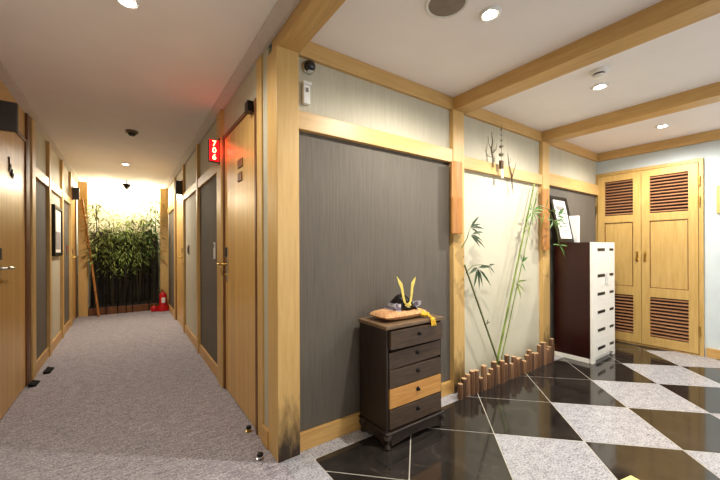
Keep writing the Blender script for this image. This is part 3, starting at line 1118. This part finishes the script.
# wall-mounted bamboo tubes in front of the posts
def bamboo_tube(x, z0, z1, label):
    r = thing('bamboo_tube', label, 'bamboo tube', (x, 1.76, z0))
    m = MB()
    m.lathe((x, 1.724, 0), [(0.055, z0), (0.066, z0 + 0.004), (0.066, (z0 + z1) / 2 - 0.01), (0.07, (z0 + z1) / 2), (0.066, (z0 + z1) / 2 + 0.01), (0.064, z1), (0.052, z1), (0.05, z1 - 0.05), (0.001, z1 - 0.06)], 28)
    for v in m.bm.verts:
        v.co.y = 1.765 + (v.co.y - 1.724) * 0.38
    m.build('tube', 'tan_bamboo', r, smooth=True)
    return r


tb1 = bamboo_tube(2.205, 1.31, 1.895, 'dried bamboo tube on the post left of the cream niche')
tb2 = bamboo_tube(3.655, 1.17, 1.815, 'dried bamboo tube on the post right of the cream niche')


def leafy(name, label, base, fans, twig_pts, leafmat, L=0.16, Wd=0.024):
    r = thing(name, label, 'bamboo sprig', base)
    m = MB()
    for tp in twig_pts:
        m.tube(tp, [0.005] + [0.0035] * (len(tp) - 2) + [0.002], 6)
    m.build('twig', 'olive_bamboo', r)
    for pos, dirs in fans:
        spray(r, pos, dirs, L, Wd, leafmat)
    return r


leafy('bamboo_sprig', 'green bamboo leaves sticking out beside the left bamboo tube', (2.24, 1.70, 1.28),
      [((2.29, 1.70, 1.36), [(0.7, -0.1, 0.9), (1, -0.1, 0.15), (0.9, 0, -0.25), (1, -0.1, 0.5)]),
       ((2.29, 1.70, 1.30), [(1, -0.1, 0.35), (1, 0, -0.1), (0.9, 0, -0.5), (0.8, -0.1, -0.35)])],
      [[(2.22, 1.73, 1.20), (2.26, 1.71, 1.27), (2.29, 1.70, 1.36)]], 'leaf_dark')
leafy('bamboo_sprig', 'spreading green bamboo leaves over the right bamboo tube', (3.6, 1.66, 1.45),
      [((3.62, 1.63, 1.55), [(1, -0.1, 0.35), (1, -0.2, 0.1), (0.9, 0, -0.3), (1, -0.2, 0.6), (0.5, -0.3, -0.8), (-0.7, -0.1, 0.3)]),
       ((3.60, 1.63, 1.52), [(1, -0.3, -0.1), (0.8, -0.3, 0.8), (1, -0.2, 0.45), (0.3, -0.2, -1), (-0.8, -0.1, 0.6), (0.9, -0.3, -0.6)]),
       ((3.56, 1.64, 1.47), [(-1, 0, 0.2), (-0.8, -0.1, -0.5), (1, -0.2, -0.4), (0.8, -0.2, -0.8), (1, -0.2, 0.1)]),
       ((3.64, 1.62, 1.22), [(1, -0.2, 0.1), (0.8, -0.1, -0.6), (-0.9, 0, 0.2), (0.6, -0.2, -0.9)]),
       ((3.43, 1.66, 1.56), [(-0.6, 0, -0.9), (0.7, -0.1, -0.7), (-0.9, 0, 0.2), (0.2, -0.1, 1)])],
      [[(3.40, 1.70, 1.62), (3.5, 1.66, 1.58), (3.62, 1.63, 1.55)], [(3.5, 1.66, 1.58), (3.56, 1.64, 1.47)], [(3.56, 1.64, 1.47), (3.62, 1.63, 1.35), (3.64, 1.62, 1.22)]], 'leaf', 0.14, 0.018)

r = thing('bamboo_stalk', 'tall green bamboo stalk leaning to the right across the cream niche', 'bamboo stalk', (2.68, 1.745, 0))
stalk(MB(), (2.66, 1.745, 0.0), (3.43, 1.765, 1.86), 0.0105, 0.007, 9).build('stem', 'green_bamboo', r, smooth=True)
spray(r, (3.12, 1.735, 1.05), [(0.2, -0.3, 1), (0.6, -0.2, 0.6), (-0.3, -0.1, 0.8), (0.5, -0.2, -0.8)], 0.09, 0.026, 'leaf')
spray(r, (3.02, 1.735, 0.86), [(0.9, -0.2, -0.5), (0.4, -0.2, -1), (0.7, -0.1, -0.9), (0.9, -0.2, 0.3)], 0.14, 0.024, 'leaf_dry')
spray(r, (3.31, 1.725, 1.56), [(0.9, -0.2, 0.5), (0.7, -0.3, -0.5), (-0.9, -0.1, 0.3), (-0.8, -0.1, -0.5), (0.2, -0.2, 1), (1, -0.3, 0), (-0.4, -0.2, -1), (0.3, -0.3, -1), (-0.6, -0.1, 0.9)], 0.13, 0.022, 'leaf', droop=0.15)
spray(r, (3.26, 1.735, 1.42), [(-0.9, -0.1, 0.4), (-0.8, -0.1, -0.2), (-0.4, -0.1, -0.9), (-0.6, -0.1, 0.9)], 0.13, 0.018, 'leaf_dry')
r = thing('bamboo_stalk', 'thin pale bamboo stalk close beside the tall green stalk', 'bamboo stalk', (2.74, 1.73, 0))
stalk(MB(), (2.685, 1.725, 0.0), (3.445, 1.74, 1.78), 0.005, 0.004, 9).build('stem', 'green_bamboo', r, smooth=True)
r = thing('bamboo_stalk', 'dark thin bamboo stalk leaning to the left across the cream niche', 'bamboo stalk', (2.80, 1.75, 0))
stalk(MB(), (2.84, 1.75, 0.0), (2.255, 1.73, 1.06), 0.009, 0.007, 10).build('stem', 'olive_bamboo', r, smooth=True)
m = MB()
m.tube([(2.285, 1.74, 0.99), (2.36, 1.73, 1.05), (2.46, 1.72, 1.055), (2.56, 1.72, 1.04), (2.60, 1.71, 0.96)], [0.004, 0.003, 0.003, 0.002, 0.001], 6)
m.build('twig', 'olive_bamboo', r)
spray(r, (2.42, 1.725, 1.03), [(-0.5, -0.1, -1), (0, -0.1, -1), (0.35, -0.1, -1), (0.8, -0.1, -0.7), (0.9, -0.1, 0.1), (-0.9, -0.1, -0.2)], 0.17, 0.03, 'leaf_dark', droop=0.12)
spray(r, (2.56, 1.72, 1.04), [(1, -0.1, 0.3), (0.9, -0.1, -0.6)], 0.09, 0.016, 'leaf_dark')
spray(r, (2.55, 1.738, 0.53), [(0.8, -0.1, 0.5), (0.5, -0.1, 0.9)], 0.06, 0.012, 'leaf_dark')

# log edging at the foot of the niche: every log a thing
NL = 30
hs = [0.17, 0.20, 0.245, 0.16, 0.19, 0.25, 0.17, 0.21, 0.25, 0.165, 0.20, 0.25, 0.15, 0.185, 0.235, 0.27, 0.20, 0.18, 0.265, 0.20, 0.27, 0.20, 0.26, 0.28]
for k in range(NL):
    x = 2.165 + k * (3.66 - 2.165) / (NL - 1)
    y = 1.705 + random.uniform(-0.01, 0.01)
    if k >= NL - 2:
        y += 0.0
    rad = random.choice([0.021, 0.0235, 0.0245])
    z = hs[(k * 7 + k // 3) % 24] * (0.70 + 0.006 * k)
    pos = 'log edging of the niche'
    r = thing('log_post', 'short upright wooden log in the low edging along the cream niche', 'log', (x, y, 0), 'logs edging the bamboo niche')
    m = MB()
    pr = [(rad * 0.97, 0.0), (rad * 1.03, z * 0.3), (rad * 0.97, z * 0.7), (rad, z - 0.004), (rad * 0.93, z)]
    m.lathe((x, y, 0), pr, 14)
    m.build('trunk', ['log', 'log_pale', 'log_dark'][(k * 5 + k // 4) % 3], r, smooth=True)
    MB().lathe((x, y, z), [(rad * 0.90, 0.0003), (rad * 0.88, 0.0025), (0.001, 0.003)], 14).build('cut_end', 'logtop', r)

# hanging ornament and dry twigs above the niche
r = thing('wind_chime', 'string of pebbles with a paper strip hanging above the niche', 'wind chime', (2.835, 1.755, 1.86))
cx, cy = 2.835, 1.76
MB().tube([(cx, cy, 2.337), (cx, cy, 2.0)], 0.0018, 6).build('cord', 'twig', r)
for z, rad in ((2.285, 0.010), (2.235, 0.009), (2.185, 0.013), (2.13, 0.02), (2.055, 0.026)):
    MB().lathe((cx, cy, z), [(0.001, -rad * 0.7), (rad * 0.7, -rad * 0.5), (rad, 0), (rad * 0.7, rad * 0.5), (0.001, rad * 0.7)], 12).build('pebble', 'stone', r, smooth=True)
bx('clapper', 'twig', cx - 0.022, cx + 0.018, cy - 0.012, cy + 0.012, 1.925, 2.0, r, 0.003)
bx('paper_strip', 'paper', cx - 0.004, cx + 0.022, cy - 0.004, cy + 0.003, 1.84, 1.924, r)


def dry_twig(label, segs, base):
    r = thing('dry_twig', label, 'twig', base)
    m = MB()
    for pts, rr in segs:
        m.tube(pts, [q * 0.55 for q in rr], 6)
    m.build('branch', 'twig', r)
    return r


def tw(x, z):
    return (x, 1.785, z)


dry_twig('dry forked twig fixed above the niche left of the pebble string',
         [([tw(2.745, 1.93), tw(2.735, 2.02), tw(2.715, 2.09), tw(2.735, 2.16), tw(2.72, 2.25)], [0.010, 0.012, 0.014, 0.008, 0.003]),
          ([tw(2.715, 2.09), tw(2.68, 2.13), tw(2.665, 2.2)], [0.008, 0.005, 0.003]),
          ([tw(2.735, 2.02), tw(2.66, 2.02), tw(2.62, 2.07)], [0.006, 0.004, 0.002]),
          ([tw(2.735, 2.06), tw(2.79, 2.10), tw(2.80, 2.16)], [0.007, 0.005, 0.003])], (2.73, 1.785, 1.93))
dry_twig('dry forked twig fixed above the niche right of the pebble string',
         [([tw(3.075, 1.72), tw(3.05, 1.82), tw(3.045, 1.9), tw(3.0, 1.99), tw(2.98, 2.10)], [0.004, 0.010, 0.012, 0.010, 0.003]),
          ([tw(3.05, 1.86), tw(3.09, 1.95), tw(3.13, 2.03)], [0.010, 0.007, 0.003]),
          ([tw(3.0, 1.99), tw(3.03, 2.05)], [0.006, 0.002]),
          ([tw(3.06, 1.80), tw(3.0, 1.75), tw(2.97, 1.68)], [0.004, 0.003, 0.0015])], (3.06, 1.785, 1.72))

# paper note on the floor
m = MB().box(-0.05, 0.05, -0.04, 0.04, 0.0005, 0.0045)
o = m.build('paper_note', 'note', origin=(0, 0, 0))
o.location = (2.10, 0.585, 0)
o.rotation_euler = (0, 0, math.radians(-12))
tag(o, 'pale yellow paper note lying on the black floor tile', 'note')

# ------------------------------------------------------------------ planter at the end of the hall
PY = 7.66
S('wall_post', 'post', XL + 0.031, -0.56, PY, PY + 0.1, 0, H - 0.04, 0.004)
S('wall_post', 'post', 0.555, XR - 0.001, PY, PY + 0.1, 0, H - 0.04, 0.004)
r = thing('planter', 'low wooden planter bed across the end of the hall', 'planter', (0, 7.9, 0))
bx('front_rail', 'brown', -0.559, 0.554, PY + 0.01, PY + 0.05, 0, 0.13, r, 0.004)  # darker brown puts the shadow lying on the rail into its colour
bx('soil', 'soil', -0.559, 0.554, PY + 0.051, 8.34, 0.0, 0.13, r)
o = MB()
for k in range(10):
    o.box(-0.556 + k * 0.111, -0.556 + k * 0.111 + 0.108, 8.22, 8.245, 0.1305, 1.52 + 0.03 * ((k * 7) % 3))
o.box(-0.556, 0.552, 8.246, 8.27, 0.5, 0.58).box(-0.556, 0.552, 8.246, 8.27, 1.2, 1.28)
tag(o.build('board_fence', 'board'), 'blackened board fence behind the bamboo at the hall end', 'fence')


def bamboo_plant(x, y, h, lean, label, n=280):
    r = thing('bamboo_plant', label, 'bamboo plant', (x, y, 0.13), 'bamboo in the planter at the hall end')
    ms, ml = MB(), MB()
    tops = []
    for k in range(3):
        bx_, by_ = x + random.uniform(-0.04, 0.04), y + random.uniform(-0.05, 0.05)
        tx = min(0.54, max(-0.54, bx_ + lean + random.uniform(-0.1, 0.1)))
        ty = by_ + random.uniform(-0.12, 0.05)
        hh = h * random.uniform(0.82, 1.0)
        ms.tube([(bx_, by_, 0.131), ((bx_ + tx) / 2 + 0.02, by_, hh * 0.55), (tx, ty, hh)], [0.009, 0.007, 0.003], 7)
        tops.append(((bx_, by_, 0.131), (tx, ty, hh)))
    ms.build('stem', 'dark_bamboo', r, smooth=True)
    for q in range(n):
        a, b = random.choice(tops)
        u = 0.33 + 0.67 * random.random() ** 0.5
        p = Vector(a).lerp(Vector(b), u)
        ang = random.uniform(0, 2 * math.pi)
        rr = random.uniform(0.02, 0.2)
        p += Vector((math.cos(ang) * rr, math.sin(ang) * rr * 0.8, random.uniform(-0.04, 0.04)))
        p.y -= random.choice([0, 0.2]) if abs(x) > 0.4 and y < 8 else 0.0
        p.y = min(8.16, max(7.5, p.y))
        p.x = min(0.57, max(-0.60, p.x)) if p.y < 7.65 else min(0.52, max(-0.52, p.x))
        d = Vector((math.cos(ang), math.sin(ang), random.uniform(-0.7, 0.3)))
        ml.leaf(p, d, random.uniform(0.07, 0.14), random.uniform(0.018, 0.03), droop=0.3)
    ml.build('foliage', random.choice(['leaf_end', 'leaf_dry', 'leaf_end', 'leaf']), r, recalc=False)
    return r


spots = [(-0.44, 7.80, 2.15, -0.02), (-0.22, 7.78, 1.95, 0.0), (0.0, 7.80, 2.02, 0.02), (0.2, 7.78, 1.95, 0.0), (0.42, 7.78, 2.2, 0.05),
         (-0.33, 8.05, 1.75, 0.0), (-0.1, 8.05, 1.8, 0.0), (0.12, 8.06, 1.8, 0.0), (0.33, 8.05, 1.85, 0.0)]
for (x, y, h, ln) in spots:
    bamboo_plant(x, y, h, ln, 'leafy bamboo plant crowded in the planter at the hall end')
# thin black stakes before the rail
for x in (-0.30, -0.13, 0.0, 0.10, 0.36):
    o = MB().tube([(x, PY - 0.012, 0.0), (x, PY - 0.012, 0.62 + 0.1 * math.sin(x * 40))], 0.008, 8)
    tag(o.build('garden_stake', 'iron', smooth=True), 'thin black stake standing before the planter rail', 'stake', 'stakes before the planter')
# leaning pole
r = thing('bamboo_pole', 'brown bamboo pole leaning against the left post by the planter', 'pole', (-0.41, 7.5, 0))
stalk(MB(), (-0.40, 7.52, 0.0), (-0.50, 7.57, 0.95), 0.02, 0.018, 4).build('lower_pole', 'tan_bamboo', r, smooth=True)
stalk(MB(), (-0.50, 7.57, 0.95), (-0.63, 7.64, 2.1), 0.018, 0.012, 5).build('upper_pole', 'tan_bamboo', r, smooth=True)
m = MB()
for k in range(70):
    u = random.uniform(0.0, 1)
    p = Vector((-0.50, 7.56, 0.95)).lerp(Vector((-0.62, 7.63, 2.1)), u)
    a = random.uniform(0, 6.28)
    m.leaf(p, (math.cos(a), -abs(math.sin(a)), random.uniform(-0.5, 0.4)), random.uniform(0.07, 0.12), 0.02)
m.build('leaves', 'leaf_dry', r, recalc=False)

# fire extinguisher with stand
r = thing('fire_extinguisher', 'red fire extinguisher standing by the right end of the planter', 'fire extinguisher', (0.585, 7.5, 0))
ex, ey = 0.585, 7.5
MB().lathe((ex, ey, 0), [(0.001, 0.02), (0.06, 0.021), (0.066, 0.05), (0.066, 0.30), (0.055, 0.335), (0.03, 0.352), (0.022, 0.37), (0.001, 0.371)], 24).build('cylinder', 'red', r, smooth=True)
MB().lathe((ex, ey, 0), [(0.10, 0.0), (0.105, 0.02), (0.09, 0.10), (0.075, 0.11), (0.068, 0.10)], 24).build('stand', 'red', r, smooth=True)
MB().lathe((ex, ey, 0.3712), [(0.018, 0), (0.018, 0.03), (0.001, 0.031)], 14).build('valve', 'brass', r, smooth=True)
m = MB().tube([(ex - 0.01, ey, 0.402), (ex - 0.05, ey - 0.02, 0.43), (ex - 0.09, ey - 0.03, 0.42)], 0.007, 8)
m.build('lever', 'iron', r, smooth=True)
MB().tube([(ex - 0.018, ey - 0.01, 0.385), (ex - 0.09, ey - 0.03, 0.36), (ex - 0.095, ey - 0.035, 0.24), (ex - 0.088, ey - 0.035, 0.14)], 0.011, 8).build('hose', 'lacquer', r, smooth=True)
bx('label_plate', 'paper', ex - 0.03, ex + 0.03, ey - 0.0685, ey - 0.066, 0.16, 0.26, r)
r = thing('fire_extinguisher', 'low round red extinguisher ball in front of the planter rail', 'fire extinguisher', (0.42, 7.52, 0))
MB().lathe((0.435, 7.5, 0), [(0.001, 0.0), (0.042, 0.001), (0.058, 0.03), (0.055, 0.07), (0.035, 0.10), (0.001, 0.11)], 20).build('body', 'red', r, smooth=True)
MB().lathe((0.435, 7.5, 0.1105), [(0.012, 0), (0.012, 0.02), (0.001, 0.021)], 12).build('cap', 'brass', r, smooth=True)

# two spot lamps high on the end wall washing it and the leaves
for x, lab in ((-0.30, 'left small white spot lamp high above the bamboo'), (0.30, 'right small white spot lamp high above the bamboo')):
    r = thing('spot_lamp', lab, 'lamp', (x, 7.82, H - 0.1), 'spot lamps above the bamboo')
    MB().tube([(x, 7.82, H - 0.0005), (x, 7.82, H - 0.04)], 0.03, 16).build('mount', 'plastic', r, smooth=True)
    MB().lathe((x, 7.82, H - 0.041), [(0.001, 0.0), (0.035, -0.002), (0.042, -0.03), (0.03, -0.055), (0.001, -0.062)], 18).build('bulb', 'bulb', r, smooth=True)
    point_light('spot_beam', (x, 7.82, H - 0.14), END_W, (1.0, 0.86, 0.62), 0.04, r)
